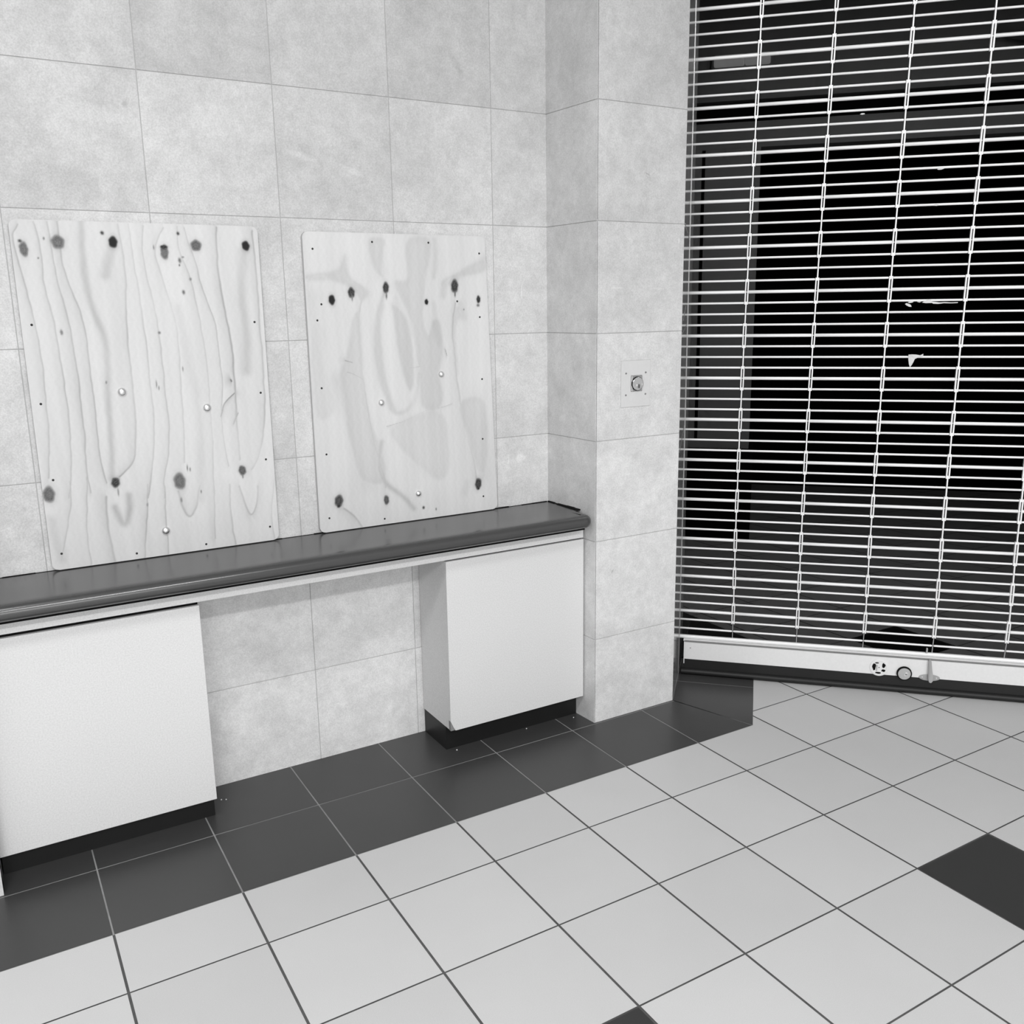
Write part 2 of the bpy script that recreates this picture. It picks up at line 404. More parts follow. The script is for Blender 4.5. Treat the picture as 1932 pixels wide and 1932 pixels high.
ap = MB(); ap.box((XL+.003, YF, .7425), (1.7985, YF+.018, .7868))
tag(ap.build('apron_board', M['laminate'], bevel=.0008), 'narrow pale laminate board running under the dark countertop edge', 'board')

def cabinet(x0, x1, zb, zt, label, chip=False, end_gap=0):
    e = empty('cabinet', ((x0+x1)/2, YF+.1, 0), label, 'cabinet', 'cabinets under the counter')
    b = MB(); b.box((x0+.001, YF+.0185, zb+.002), (x1-.001, YW-.003, .7422)); b.build('body', M['laminate'], e, bevel=.0008)
    b = MB()
    if chip:
        o = [(x0, zb+.040), (x0+.004, zb+.030), (x0+.012, zb+.012), (x0+.019, zb), (x1, zb), (x1, zt), (x0, zt)]
        b.prism([(x, YF, z) for x, z in o], (0, .0175, 0)); d = b.build('door_panel', M['laminate'], e, bevel=.0008)
        c = MB(); o = [(x0+.0005, zb+.040), (x0+.001, zb+.001), (x0+.019, zb+.001), (x0+.012, zb+.012), (x0+.004, zb+.030)]
        c.prism([(x, YF+.003, z) for x, z in o], (0, .014, 0))
        k = c.build('broken_corner', M['chip'], d); k['label'] = 'broken grey corner of the panel'
    else:
        b.box((x0, YF, zb), (x1, YF+.0175, zt)); b.build('door_panel', M['laminate'], e, bevel=.0012)
    b = MB(); b.box((x0+.002, YF+.012, zt+.0002), (x1-.002, YF+.0184, .7422)); b.build('shadow_gap', M['gap'], e)
    b = MB(); b.box((x0+.003, .368, 0.0005), (x1-end_gap, YW-.004, zb+.0015)); b.build('toe_kick', M['black'], e)
    return e
cabinet(XL+.002, .372, .082, .7318, 'wide pale laminate cabinet under the counter at the left edge of the photo')
cab = cabinet(1.212, 1.8, .0935, .7368, 'narrower pale laminate cabinet beside the pillar with a broken bottom corner', True, 0)

# ---------------------------------------------------------------- plywood boards
WOOD={"GA":[[[[0.063,1.86],[0.075,1.776],[0.072,1.679],[0.081,1.619],[0.09,1.553],[0.088,1.465],[0.095,1.376],[0.095,1.285],[0.09,1.198],[0.084,1.124],[0.067,1.064]],0.006,0.1],[[[0.078,1.113],[0.07,1.034],[0.047,0.942],[0.027,0.878]],0.006,0.1],[[[0.098,1.861],[0.102,1.79],[0.104,1.718],[0.118,1.627],[0.129,1.539],[0.132,1.45],[0.131,1.351],[0.131,1.25],[0.126,1.166],[0.129,1.072]],0.006,0.1],[[[0.126,1.122],[0.107,0.982],[0.108,0.909],[0.109,0.836]],0.006,0.1],[[[0.124,1.862],[0.123,1.748],[0.136,1.679],[0.16,1.6],[0.169,1.529],[0.166,1.44],[0.167,1.349],[0.166,1.256],[0.163,1.172],[0.18,1.099]],0.006,0.1],[[[0.188,1.864],[0.18,1.748],[0.185,1.661],[0.196,1.591],[0.216,1.537],[0.219,1.46],[0.21,1.392],[0.207,1.3],[0.201,1.206],[0.194,1.112]],0.013,0.09],[[[0.283,1.858],[0.292,1.784],[0.291,1.705],[0.287,1.625],[0.278,1.535],[0.278,1.453],[0.279,1.388],[0.278,1.294],[0.275,1.219],[0.26,1.153],[0.216,1.115]],0.008,0.13],[[[0.314,1.859],[0.317,1.78],[0.321,1.714],[0.325,1.643],[0.331,1.547],[0.331,1.455],[0.331,1.362],[0.331,1.267],[0.324,1.186],[0.308,1.119],[0.291,1.037]],0.007,0.13],[[[0.293,1.08],[0.286,1.007],[0.272,0.91],[0.264,0.846]],0.006,0.1],[[[0.357,1.856],[0.347,1.794],[0.35,1.714],[0.364,1.633],[0.373,1.537],[0.374,1.453],[0.374,1.359],[0.374,1.264],[0.368,1.167],[0.344,1.106],[0.341,1.031]],0.006,0.13],[[[0.345,1.069],[0.336,0.951],[0.336,0.85]],0.006,0.1],[[[0.411,1.853],[0.379,1.795],[0.391,1.728],[0.406,1.651],[0.425,1.568],[0.423,1.475],[0.422,1.356],[0.416,1.236],[0.41,1.139]],0.007,0.1],[[[0.451,1.859],[0.449,1.783],[0.476,1.729],[0.487,1.65],[0.501,1.543],[0.505,1.448],[0.504,1.327],[0.505,1.229],[0.5,1.13],[0.491,1.03]],0.006,0.1],[[[0.496,1.083],[0.484,0.88]],0.006,0.1],[[[0.473,1.855],[0.48,1.806],[0.5,1.742],[0.512,1.674],[0.538,1.589],[0.546,1.518],[0.549,1.431],[0.547,1.349],[0.536,1.276],[0.54,1.176],[0.547,1.115]],0.005,0.12],[[[0.57,1.858],[0.561,1.752],[0.567,1.65],[0.582,1.541],[0.59,1.468],[0.585,1.347],[0.581,1.223],[0.583,1.132]],0.009,0.12],[[[0.678,1.852],[0.681,1.754],[0.683,1.659],[0.681,1.563],[0.681,1.465],[0.682,1.341],[0.675,1.241],[0.656,1.156],[0.621,1.097]],0.008,0.1],[[[0.649,1.786],[0.63,1.659],[0.637,1.563],[0.63,1.418]],0.022,0.07],[[[0.265,1.793],[0.246,1.749],[0.238,1.714]],0.018,0.09],[[[0.429,1.614],[0.448,1.521],[0.449,1.426],[0.469,1.329],[0.461,1.183],[0.447,1.019]],0.02,0.07],[[[0.022,1.85],[0.005,1.817],[0.015,1.738],[0.029,1.645],[0.038,1.555],[0.041,1.489],[0.041,1.401],[0.039,1.312],[0.033,1.221],[0.02,1.131]],0.006,0.1],[[[0.171,1.055],[0.165,0.998],[0.169,0.91],[0.175,0.84]],0.01,0.1],[[[0.45,1.058],[0.434,0.989],[0.412,0.956],[0.392,0.994],[0.385,1.05]],0.01,0.1],[[[0.237,1.052],[0.236,0.999],[0.213,0.953],[0.193,1.019]],0.014,0.1],[[[0.547,1.052],[0.537,0.986],[0.545,0.897],[0.55,0.844]],0.008,0.1],[[[0.576,1.044],[0.591,0.969],[0.608,0.936],[0.633,0.99],[0.637,1.037]],0.008,0.1],[[[0.695,1.062],[0.673,0.933],[0.68,0.852]],0.007,0.1],[[[0.016,1.003],[0.018,0.946],[0.027,0.878]],0.02,0.08],[[[0.536,1.276],[0.549,1.319],[0.581,1.347]],0.006,0.2],[[[0.574,1.391],[0.576,1.386]],0.008,0.25],[[[0.588,1.282],[0.573,1.248]],0.007,0.15]],"KA":[[0.024,1.806,0.0043,0.0039,0.8],[0.031,1.784,0.0102,0.0195,0.6],[0.12,1.805,0.017,0.017,0.6],[0.267,1.808,0.0119,0.0151,1.0],[0.409,1.782,0.0111,0.0195,0.6],[0.408,1.797,0.0107,0.0049,0.9],[0.503,1.803,0.0145,0.0161,0.65],[0.655,1.805,0.0111,0.0146,1.0],[0.454,1.664,0.0038,0.0058,0.6],[0.102,1.552,0.0034,0.0068,0.5],[0.372,1.544,0.0034,0.0039,0.5],[0.202,1.097,0.0119,0.0146,0.85],[0.39,1.081,0.017,0.0243,0.6],[0.589,1.095,0.0111,0.0156,0.7],[0.24,1.833,0.0043,0.0049,0.9],[0.453,1.837,0.0038,0.0044,0.9],[0.451,1.758,0.0038,0.0068,0.6],[0.449,1.744,0.0021,0.0029,0.7],[0.478,1.703,0.0034,0.0039,0.4],[0.085,1.814,0.0021,0.0039,0.5],[0.065,1.76,0.0021,0.0024,0.5],[0.461,1.768,0.0034,0.0024,0.4],[0.589,1.075,0.0021,0.0058,0.5],[0.207,1.067,0.0021,0.0107,0.35],[0.207,1.402,0.0021,0.0039,0.5],[0.349,1.389,0.0017,0.0097,0.4],[0.355,1.377,0.0017,0.0058,0.5],[0.431,1.432,0.0017,0.0068,0.4],[0.417,1.121,0.0017,0.0088,0.5],[0.425,1.115,0.0017,0.0058,0.5],[0.379,1.795,0.0017,0.0058,0.5],[0.016,1.081,0.0145,0.0243,0.62],[0.39,1.02,0.0026,0.0068,0.4],[0.453,1.04,0.0017,0.0049,0.5],[0.287,1.017,0.0021,0.0049,0.4]],"HA":[[0.027,1.575],[0.025,1.349],[0.032,1.123],[0.665,1.57],[0.668,1.344],[0.669,1.124],[0.03,0.897],[0.241,0.866],[0.454,0.865],[0.666,0.895]],"SA":[[0.248,1.371],[0.494,1.307],[0.334,0.927]],"GB":[[[[1.105,1.844],[1.102,1.784],[1.11,1.723]],0.03,0.049],[[[1.248,1.842],[1.245,1.776],[1.241,1.672],[1.248,1.567],[1.256,1.46],[1.247,1.379],[1.256,1.296]],0.042,0.0595],[[[0.981,1.772],[0.956,1.722],[0.908,1.707],[0.86,1.707]],0.016,0.0525],[[[1.004,1.698],[1.041,1.678],[1.057,1.657],[1.028,1.632],[1.019,1.571],[1.02,1.494],[1.022,1.416],[1.029,1.337],[1.036,1.257],[1.049,1.175],[1.068,1.091],[1.088,1.023],[1.092,0.983]],0.01,0.072],[[[1.118,1.652],[1.094,1.611],[1.084,1.539],[1.085,1.44],[1.098,1.36],[1.113,1.294],[1.134,1.244],[1.187,1.246],[1.226,1.298],[1.238,1.379]],0.012,0.096],[[[1.151,1.621],[1.165,1.542],[1.173,1.463],[1.187,1.382],[1.197,1.327],[1.217,1.38],[1.202,1.462],[1.184,1.568],[1.164,1.641]],0.018,0.0525],[[[1.166,1.682],[1.203,1.62],[1.222,1.514],[1.242,1.406]],0.01,0.078],[[[1.39,1.623],[1.376,1.564],[1.379,1.455],[1.388,1.344],[1.403,1.231],[1.426,1.144],[1.45,1.055],[1.461,0.965]],0.01,0.09],[[[1.462,1.267],[1.46,1.198],[1.478,1.11],[1.488,0.992]],0.04,0.041999999999999996],[[[1.514,1.779],[1.456,1.741],[1.405,1.714],[1.349,1.688],[1.342,1.65]],0.018,0.0525],[[[1.409,1.618],[1.42,1.574]],0.02,0.041999999999999996],[[[0.941,1.368],[0.979,1.26],[0.998,1.179],[1.01,1.097],[1.023,1.002]],0.05,0.041999999999999996],[[[1.082,1.145],[1.066,1.064],[1.087,0.995],[1.156,0.942],[1.197,0.89]],0.012,0.09],[[[1.191,1.191],[1.216,1.077],[1.276,1.014],[1.249,1.13],[1.18,1.219]],0.04,0.027999999999999997],[[[1.304,1.619],[1.314,1.539],[1.317,1.458]],0.015,0.049],[[[1.312,1.839],[1.319,1.777],[1.308,1.714]],0.012,0.06],[[[1.102,1.2],[1.192,1.218],[1.254,1.247],[1.316,1.251],[1.366,1.262]],0.003,0.12],[[[0.962,1.437],[0.989,1.429]],0.005,0.15],[[[0.965,1.398],[0.992,1.389],[1.025,1.369]],0.004,0.12],[[[1.344,1.459],[1.35,1.437]],0.003,0.3],[[[1.188,1.398],[1.242,1.404]],0.004,0.12],[[[1.322,1.259],[1.307,1.011]],0.003,0.06],[[[0.867,1.643],[0.867,1.474],[0.862,1.32]],0.05,0.0245],[[[1.421,0.964],[1.407,0.924]],0.02,0.034999999999999996],[[[0.93,0.925],[0.97,0.891],[0.993,0.852]],0.01,0.13]],"KB":[[0.928,1.637,0.0102,0.0166,1.0],[0.998,1.66,0.0111,0.0175,0.85],[1.124,1.676,0.0102,0.0185,0.85],[1.125,1.649,0.0026,0.0107,0.6],[1.276,1.627,0.0064,0.0097,1.0],[1.389,1.681,0.0136,0.0214,0.85],[1.39,1.653,0.0026,0.0088,0.7],[1.485,1.634,0.0072,0.0136,0.9],[1.483,1.613,0.0051,0.0049,0.6],[0.913,0.954,0.0145,0.0205,0.8],[1.091,0.936,0.0094,0.0156,0.75],[1.467,0.954,0.0128,0.0205,0.85],[1.236,0.89,0.0043,0.0049,0.9],[1.424,1.599,0.0021,0.0029,0.5],[1.0,1.642,0.0021,0.0097,0.5],[1.467,0.935,0.0043,0.0039,1.0],[0.911,0.935,0.0051,0.0049,1.0],[1.287,0.878,0.0023,0.0047,0.6]],"HB":[[0.872,1.8],[1.081,1.826],[1.291,1.828],[1.492,1.795],[0.874,1.571],[1.489,1.571],[0.875,1.347],[1.493,1.346],[1.49,1.123],[0.878,1.121],[1.488,0.903],[1.398,1.628],[0.891,1.623],[0.875,0.897],[1.081,0.868]],"SB":[[1.325,1.372],[1.088,1.285],[1.217,0.945]],"PB":[[[[1.066,1.843],[1.133,1.845],[1.116,1.779],[1.11,1.723],[1.121,1.708],[1.093,1.718],[1.076,1.758],[1.067,1.803]],0.13],[[[1.202,1.849],[1.301,1.851],[1.295,1.776],[1.274,1.698],[1.269,1.64],[1.259,1.598],[1.265,1.534],[1.282,1.502],[1.296,1.566],[1.327,1.565],[1.338,1.457],[1.314,1.376],[1.336,1.292],[1.315,1.243],[1.242,1.248],[1.239,1.325],[1.242,1.406],[1.227,1.487],[1.213,1.567],[1.192,1.62],[1.165,1.662],[1.155,1.703],[1.201,1.693],[1.208,1.734]],0.12],[[[0.982,1.792],[0.992,1.728],[1.009,1.698],[1.058,1.672],[1.062,1.65],[1.027,1.627],[1.018,1.657],[0.981,1.688],[0.934,1.698],[0.903,1.717],[0.842,1.702],[0.843,1.716],[0.914,1.725],[0.957,1.737]],0.12],[[[1.094,1.626],[1.077,1.57],[1.069,1.466],[1.079,1.371],[1.102,1.306],[1.134,1.239],[1.151,1.243],[1.125,1.304],[1.108,1.37],[1.099,1.465],[1.098,1.57],[1.117,1.626]],0.14],[[[1.14,1.626],[1.174,1.61],[1.201,1.568],[1.215,1.488],[1.219,1.407],[1.215,1.343],[1.199,1.311],[1.18,1.355],[1.166,1.436],[1.153,1.516],[1.149,1.579]],0.14],[[[1.004,1.602],[1.026,1.596],[1.027,1.494],[1.027,1.39],[1.033,1.31],[1.045,1.213],[1.071,1.146],[1.093,1.061],[1.092,0.989],[0.994,1.011],[0.978,1.089],[0.959,1.198],[0.949,1.315],[0.937,1.394],[0.975,1.47]],0.12],[[[1.102,1.198],[1.241,1.242],[1.328,1.242],[1.35,1.15],[1.345,1.007],[1.306,0.977],[1.257,1.016],[1.204,1.067],[1.14,1.129]],0.08],[[[1.385,1.272],[1.502,1.293],[1.512,1.166],[1.508,0.99],[1.461,0.995],[1.438,1.114],[1.408,1.185]],0.1],[[[1.52,1.785],[1.519,1.731],[1.455,1.72],[1.405,1.709],[1.368,1.709],[1.339,1.666],[1.335,1.703],[1.393,1.722],[1.456,1.757]],0.12],[[[1.371,1.607],[1.421,1.618],[1.429,1.574],[1.391,1.564],[1.386,1.482],[1.394,1.344],[1.377,1.4],[1.37,1.483]],0.1],[[[0.847,1.574],[0.904,1.563],[0.89,1.422],[0.912,1.343],[0.924,1.264],[0.851,1.228],[0.844,1.373]],0.06],[[[1.291,1.598],[1.319,1.597],[1.331,1.511],[1.323,1.457],[1.3,1.512]],0.05]]}

def wood_panel(x0, x1a, x1b, z0, z1, gl, kn, seed, label, polys=()):
    """x1a: right edge at the top, x1b: right edge at the bottom"""
    th = .016; yf = YW-.0005-th
    e = empty('plywood_panel', ((x0+x1a)/2, YW-.01, z0), label, 'board', 'plywood boards fixed to the stone wall')
    NX, NZ = 330, 460; rc = .020
    us = np.linspace(0, 1, NX); vs = np.linspace(0, 1, NZ)
    Uu, Vv = np.meshgrid(us, vs)
    Z = z0+(z1-z0)*Vv
    X1 = x1b+(x1a-x1b)*Vv
    # rounded corners: pull the row ends in near top and bottom
    dz = np.minimum(Z-z0, z1-Z)
    ins = np.where(dz < rc, rc-np.sqrt(np.maximum(rc**2-(rc-dz)**2, 0)), 0)
    X = (x0+ins)+(X1-x0-2*ins)*Uu
    tone = np.ones_like(X); rng = np.random.default_rng(seed)
    # faint background figure
    ph = X*55+1.2*np.sin(Z*2.3+seed)+.8*np.sin(Z*5.1+X*6)
    tone -= .018*np.sin(ph)+.012*np.sin(ph*2.7+1)
    # slow warp so that traced lines waver like grain
    def wave(a, b, c): return np.sin(X*a+Z*b+c+1.3*np.sin(X*b*.7-Z*a*.5+c*2))
    wx = .0012*wave(31, 17, seed)+.0008*wave(75, 43, 1+seed)+.0005*wave(160, 71, 2)
    wz = .0012*wave(19, 23, 5+seed); X0_, Z0_ = X, Z; X = X+wx; Z = Z+wz
    amp = 1+.35*wave(9, 5, 3+seed)+.2*wave(23, 11, seed)
    tone += .010*wave(260, 6, 1)+.008*wave(420, 9, 4)+.02*wave(11, 4, 7+seed)
    dark = np.zeros_like(X)
    for pts, d in polys:
        P = np.array(pts)
        for _ in range(2):
            Q = []
            for a, b_ in zip(P, np.roll(P, -1, 0)): Q += [a*.75+b_*.25, a*.25+b_*.75]
            P = np.array(Q)
        inside = np.zeros(X.shape, bool); best = np.full(X.shape, 1e9)
        for a, b_ in zip(P, np.roll(P, -1, 0)):
            dx, dzz = b_-a; t = np.clip(((X-a[0])*dx+(Z-a[1])*dzz)/(dx*dx+dzz*dzz+1e-12), 0, 1)
            best = np.minimum(best, np.hypot(X-(a[0]+t*dx), Z-(a[1]+t*dzz)))
            c_ = (a[1] > Z) != (b_[1] > Z)
            inside ^= c_ & (X < (b_[0]-a[0])*(Z-a[1])/(b_[1]-a[1]+1e-12)+a[0])
        sd = np.where(inside, best, -best)
        dark += .62*d*(1/(1+np.exp(-sd/.0032)))*(1-.25*np.clip(sd/.03, 0, 1))
    for pts, w, d in gl:
        best = np.full(X.shape, 1e9); side = np.zeros_like(X)
        # smooth the traced line
        P = np.array(pts)
        for _ in range(2):
            if len(P) > 2:
                Q = [P[0]]
                for a, b_ in zip(P, P[1:]): Q += [a*.75+b_*.25, a*.25+b_*.75]
                Q.append(P[-1]); P = np.array(Q)
        xlo, xhi = P[:, 0].min()-.06, P[:, 0].max()+.06
        for a, b_ in zip(P, P[1:]):
            dx, dzz = b_-a; L2 = dx*dx+dzz*dzz+1e-12
            t = np.clip(((X-a[0])*dx+(Z-a[1])*dzz)/L2, 0, 1)
            qx = X-(a[0]+t*dx); qz = Z-(a[1]+t*dzz); dist = np.hypot(qx, qz)
            m = dist < best; best[m] = dist[m]; side[m] = (np.sign(dzz if abs(dzz) > 1e-9 else 1)*qx)[m]
        if w < .012: prof_ = np.where(side < 0, np.exp(-(best/(w*.30))**2), .62*np.exp(-(best/(w*.35))**2)+.38*np.exp(-(best/(w*2.4))**1.3))
        else: prof_ = .8*np.exp(-(best/(w*.8))**2)
        dark = np.maximum(dark, d*prof_*amp)
    tone -= (2.5 if seed == 3 else 2.35)*dark
    X, Z = X0_, Z0_
    for kx, kz, rx, rz, d in kn:
        wob = 1.1+.05*np.sin(5*np.arctan2(Z-kz, X-kx)+kx*50)+.05*np.sin(2*np.arctan2(Z-kz, X-kx)+kx*90)
        q = np.hypot((X-kx)/rx, (Z-kz)/rz)/wob
        core = 1/(1+np.exp((q-1)*(14 if rx > .006 else 5)))
        tone = tone*(1-core)+core*(.03 if d > .95 else max(.06, .62-.62*d)+.03*rng.standard_normal(X.shape)+.05*np.clip(q, 0, 1)*np.sin(q*9))
        if rx > .006: tone -= .10*np.exp(-np.abs(q-1.35)*5)*(q > 1)*d
    tone = np.clip(tone, .02, 1.05)
    vs_ = np.stack([X.ravel(), np.full(X.size, yf), Z.ravel()], 1)
    me = bpy.data.meshes.new('face_veneer')
    o0 = np.array(WL(e)); vs_ = vs_-o0
    idx = np.arange(NX*NZ).reshape(NZ, NX)
    f = np.stack([idx[:-1, :-1], idx[:-1, 1:], idx[1:, 1:], idx[1:, :-1]], -1).reshape(-1, 4)
    me.vertices.add(len(vs_)); me.vertices.foreach_set('co', vs_.ravel().astype(np.float32))
    me.loops.add(f.size); me.loops.foreach_set('vertex_index', f.ravel().astype(np.int32))
    me.polygons.add(len(f)); me.polygons.foreach_set('loop_start', np.arange(0, f.size, 4).astype(np.int32))
    me.update(calc_edges=True)
    a = me.attributes.new('tone', 'FLOAT', 'POINT'); a.data.foreach_set('value', tone.ravel().astype(np.float32))
    me.materials.append(M['wood'])
    o = bpy.data.objects.new('face_veneer', me); COL.objects.link(o); o.parent = e
    # core board behind the veneer
    ring = [(X[k, 0], Z[k, 0]) for k in range(0, NZ, 1) if Z[k, 0] < z0+rc*1.1 or Z[k, 0] > z1-rc*1.1]
    ring2 = [(X[k, -1], Z[k, -1]) for k in range(NZ-1, -1, -1) if Z[k, 0] < z0+rc*1.1 or Z[k, 0] > z1-rc*1.1]
    b = MB(); b.loft([[Vector((x, yf+.0002, z)) for x, z in ring+ring2], [Vector((x, YW-.0006, z)) for x, z in ring+ring2]])
    b.build('plywood_core', M['wood_edge'], e)
    return e, yf
def dress(e, yf, holes, screws, sr):
    for x, z in holes:
        b = MB(); b.lathe((x, yf-.0001, z), (0, -1, 0), [(.0036, 0), (.0034, .0005), (.0022, .0007), (0, .0002)], 12)
        b.build('nail_head', M['hole'], e)
    for x, z in screws:
        b = MB(); b.lathe((x, yf, z), (0, -1, 0), [(sr, 0), (sr, .002), (sr*.92, .0045), (sr*.7, .0075), (sr*.35, .0095), (0, .010)], 28)
        b.build('dome_screw', M['dome'], e, smooth=True)
e, yf = wood_panel(.0, .6955, .6945, .8475, 1.8645, WOOD['GA'], WOOD['KA'], 3, 'left larger plywood board on the wall with narrow wavy grain and dark knots')
dress(e, yf, WOOD['HA'], WOOD['SA'], .0132)
e, yf = wood_panel(.8395, 1.5155, 1.5485, .8475, 1.8545, WOOD['GB'], WOOD['KB'], 8, 'right plywood board nearer the pillar with broad smoky oval grain', WOOD['PB'])
dress(e, yf, WOOD['HB'], WOOD['SB'], .0116)

# ---------------------------------------------------------------- key switch on the pillar
ks = empty('key_switch', (1.99, YP, 1.32), 'flush stone coloured key switch plate on the pillar front beside the grille', 'switch')
b = MB(); b.box((1.9225, YP-.0022, 1.2345), (2.0585, YP-.0002, 1.4055)); b.build('cover_plate', M['plate'], ks, bevel=.0012)
b = MB(); b.box((1.9215, YP-.0006, 1.2335), (2.0595, YP-.0001, 1.4065)); b.build('plate_edge', M['mortar'], ks)
b = MB(); b.box((1.968, YP-.006, 1.292), (2.018, YP-.0023, 1.350)); es = b.build('escutcheon', M['steel'], ks, bevel=.003)
b = MB(); b.box((1.9675, YP-.0032, 1.2915), (2.0185, YP-.0024, 1.3505)); b.build('escutcheon_rim', M['gap'], ks)
b = MB(); b.lathe((1.994, YP-.006, 1.320), (0, -1, 0), [(.0245, 0), (.0245, .004), (.0235, .005), (.0215, .005), (.021, .0035), (0, .0035)], 36); cy = b.build('lock_cylinder', M['chrome'], ks, smooth=True)
b = MB(); b.lathe((1.994, YP-.006, 1.320), (0, -1, 0), [(.0265, .0002), (.0265, .0026), (.0247, .0030), (.0246, .0030)], 36); b.build('cylinder_collar', M['gap'], cy)
b = MB(); b.lathe((1.998, YP-.0095, 1.311), (0, -1, 0), [(.0085, 0), (.0085, .002), (0, .002)], 24); b.box((1.9965, YP-.0122, 1.304), (1.9995, YP-.0116, 1.317), 1); b.build('keyway', [M['steel'], M['gap']], cy)
for x, z in ((1.944, 1.3595), (2.036, 1.3595), (1.944, 1.2795), (2.036, 1.2795)):
    b = MB(); b.lathe((x, YP-.0022, z), (0, -1, 0), [(.0042, 0), (.0036, .0010), (0, .0012)], 14, 0); b.box((x-.0036, YP-.0037, z-.0006), (x+.0036, YP-.0033, z+.0006), 1)
    b.build('screw', [M['lampbody'], M['gap']], ks)

# ---------------------------------------------------------------- rolling grille
gr = empty('rolling_grille', G(0, .03, 0), 'closed rolling shutter grille of thin pale rods across the dark shop opening', 'grille')
DZ = .030
TZ = [.288, .4475, .6165, .790, .9615, 1.1335, 1.3055, 1.4775, 1.6505, 1.827, 2.003, 2.179, 2.3535, 2.532, 2.710, 2.888]
S_L, S_R = -.060, SR+.03
cs = [.1975, .4655, .737, 1.009, 1.283, 1.555, 1.827, 2.099]
lean_z = [0, .3, .65, 1.1, 1.5, 2.2, 2.6, 3.0]; lean_s = [0, 0, -.004, -.0035, 0, .010, .015, .020]
def lean(z, c=0): return float(np.interp(z, lean_z, lean_s))
rod_list = [(.2065, 2), (.2475, -1)]
for k, z in enumerate(TZ):
    zn = TZ[k+1] if k+1 < len(TZ) else z+.178
    for j in range(4 if k+1 < len(TZ) else 2):
        kind = (0, 1, 2, -1)[j]
        rod_list.append((z+(zn-z)*j/4, kind))
jit = {}
def colx(c, z): return cs[c]+lean(z)+(.0 if c < 2 else {2: -.003, 3: -.004, 4: -.006}.get(c, -.004)*max(0, 1-(z-.16)/.12) if z < .28 else 0)
for z, kind in rod_list:
    r = .0066 if kind == 0 else .0043
    gapw = {0: .0075, 1: .0088, -1: .0088, 2: .0040}[kind]
    b = MB()
    st = [S_L]+[colx(c, z) for c in range(len(cs))]+[S_R]
    for i, (a, c) in enumerate(zip(st, st[1:])):
        a1 = a+(gapw if i else 0); c1 = c-(gapw if i < len(st)-2 else 0)
        b.tube([G(a1, DZ, z), G(a1+.002, DZ, z), G(c1-.002, DZ, z), G(c1, DZ, z)], [r*.8, r, r, r*.8], 10)
    b.tube([G(S_L, DZ, z), G(S_R, DZ, z)], .0020, 6)
    b.build('thick_rod' if kind == 0 else 'rod', M['alu'], gr, smooth=True)
links = []
lo = [(z, zz) for z, zz in rod_list]
zs_ = [z for z, k in rod_list]
def bar(b, c, za, zb, ds, w, dep):
    sa, sb = colx(c, za)+ds, colx(c, zb)+ds
    b.hexa([G(sa-w, DZ-dep, za), G(sa+w, DZ-dep, za), G(sa+w, DZ+dep, za), G(sa-w, DZ+dep, za),
            G(sb-w, DZ-dep, zb), G(sb+w, DZ-dep, zb), G(sb+w, DZ+dep, zb), G(sb-w, DZ+dep, zb)])
def link_mesh(b, c, za, zb):
    for sg in (-1, 1): bar(b, c, za-.006, zb+.006, sg*.0047, .0023, .0065)
    for zz in (za, zb):
        b.tube([G(colx(c, zz)-.0072, DZ, zz), G(colx(c, zz)+.0072, DZ, zz)], .0058, 10)
rest = MB()
for c in range(len(cs)):
    b = rest if c >= 5 else MB()
    bar(b, c, .158, zs_[1]+.004, 0, .0013, .004)
    if c < 5: ch = b.build('vertical_chain', M['dull'], gr)
    i = 1
    while i+2 < len(rod_list):
        za, zb = zs_[i], zs_[i+2]
        q = rest if c >= 5 else MB()
        link_mesh(q, c, za, zb)
        if c < 5: q.build('link', M['alu'], ch)
        if i+4 < len(rod_list):
            q = rest if c >= 5 else MB()
            bar(q, c, zb-.004, zs_[i+4]+.004, 0, .0023, .0055)
            if c < 5: q.build('joining_bar', M['alu'], ch)
        i += 4
rest.build('vertical_chain', M['alu'], gr)['kind'] = 'stuff'

bb = MB()
bb.fbox(G, (-.005, 0, .073), (SR-.0, .006, .150))
bb.fbox(G, (-.005, 0, .150), (SR-.0, .045, .1525))
bb.fbox(G, (-.012, .010, .1525), (SR-.0, .050, .1600))
bar_o = bb.build('bottom_bar', M['alu_plate'], gr, bevel=.0008)
b = MB(); b.tube([G(-.05, .026, .1690), G(SR+.02, .026, .1690)], .0088, 14); b.build('bar_tube', M['alu'], bar_o, smooth=True)
b = MB(); b.fbox(G, (-.004, -.0006, .1515), (SR-.01, .010, .1538)); b.fbox(G, (-.004, .004, .1560), (SR-.01, .0105, .1580)); b.build('edge_groove', M['dull'], bar_o)
b = MB(); b.fbox(G, (-.0085, -.0008, .052), (-.0052, .006, .152)); b.build('bar_end_trim', M['alu'], bar_o)
b = MB()
pr = [(.004, .072), (.004, .030), (-.004, .027), (-.010, .020), (-.011, .012), (-.007, .005), (.002, .001), (.020, .001), (.030, .012), (.030, .072)]
b.loft([[G(s_, d, z) for d, z in pr] for s_ in (-.018, SR+.01)])
b.build('rubber_skirt', M['rubber'], bar_o, smooth=True)
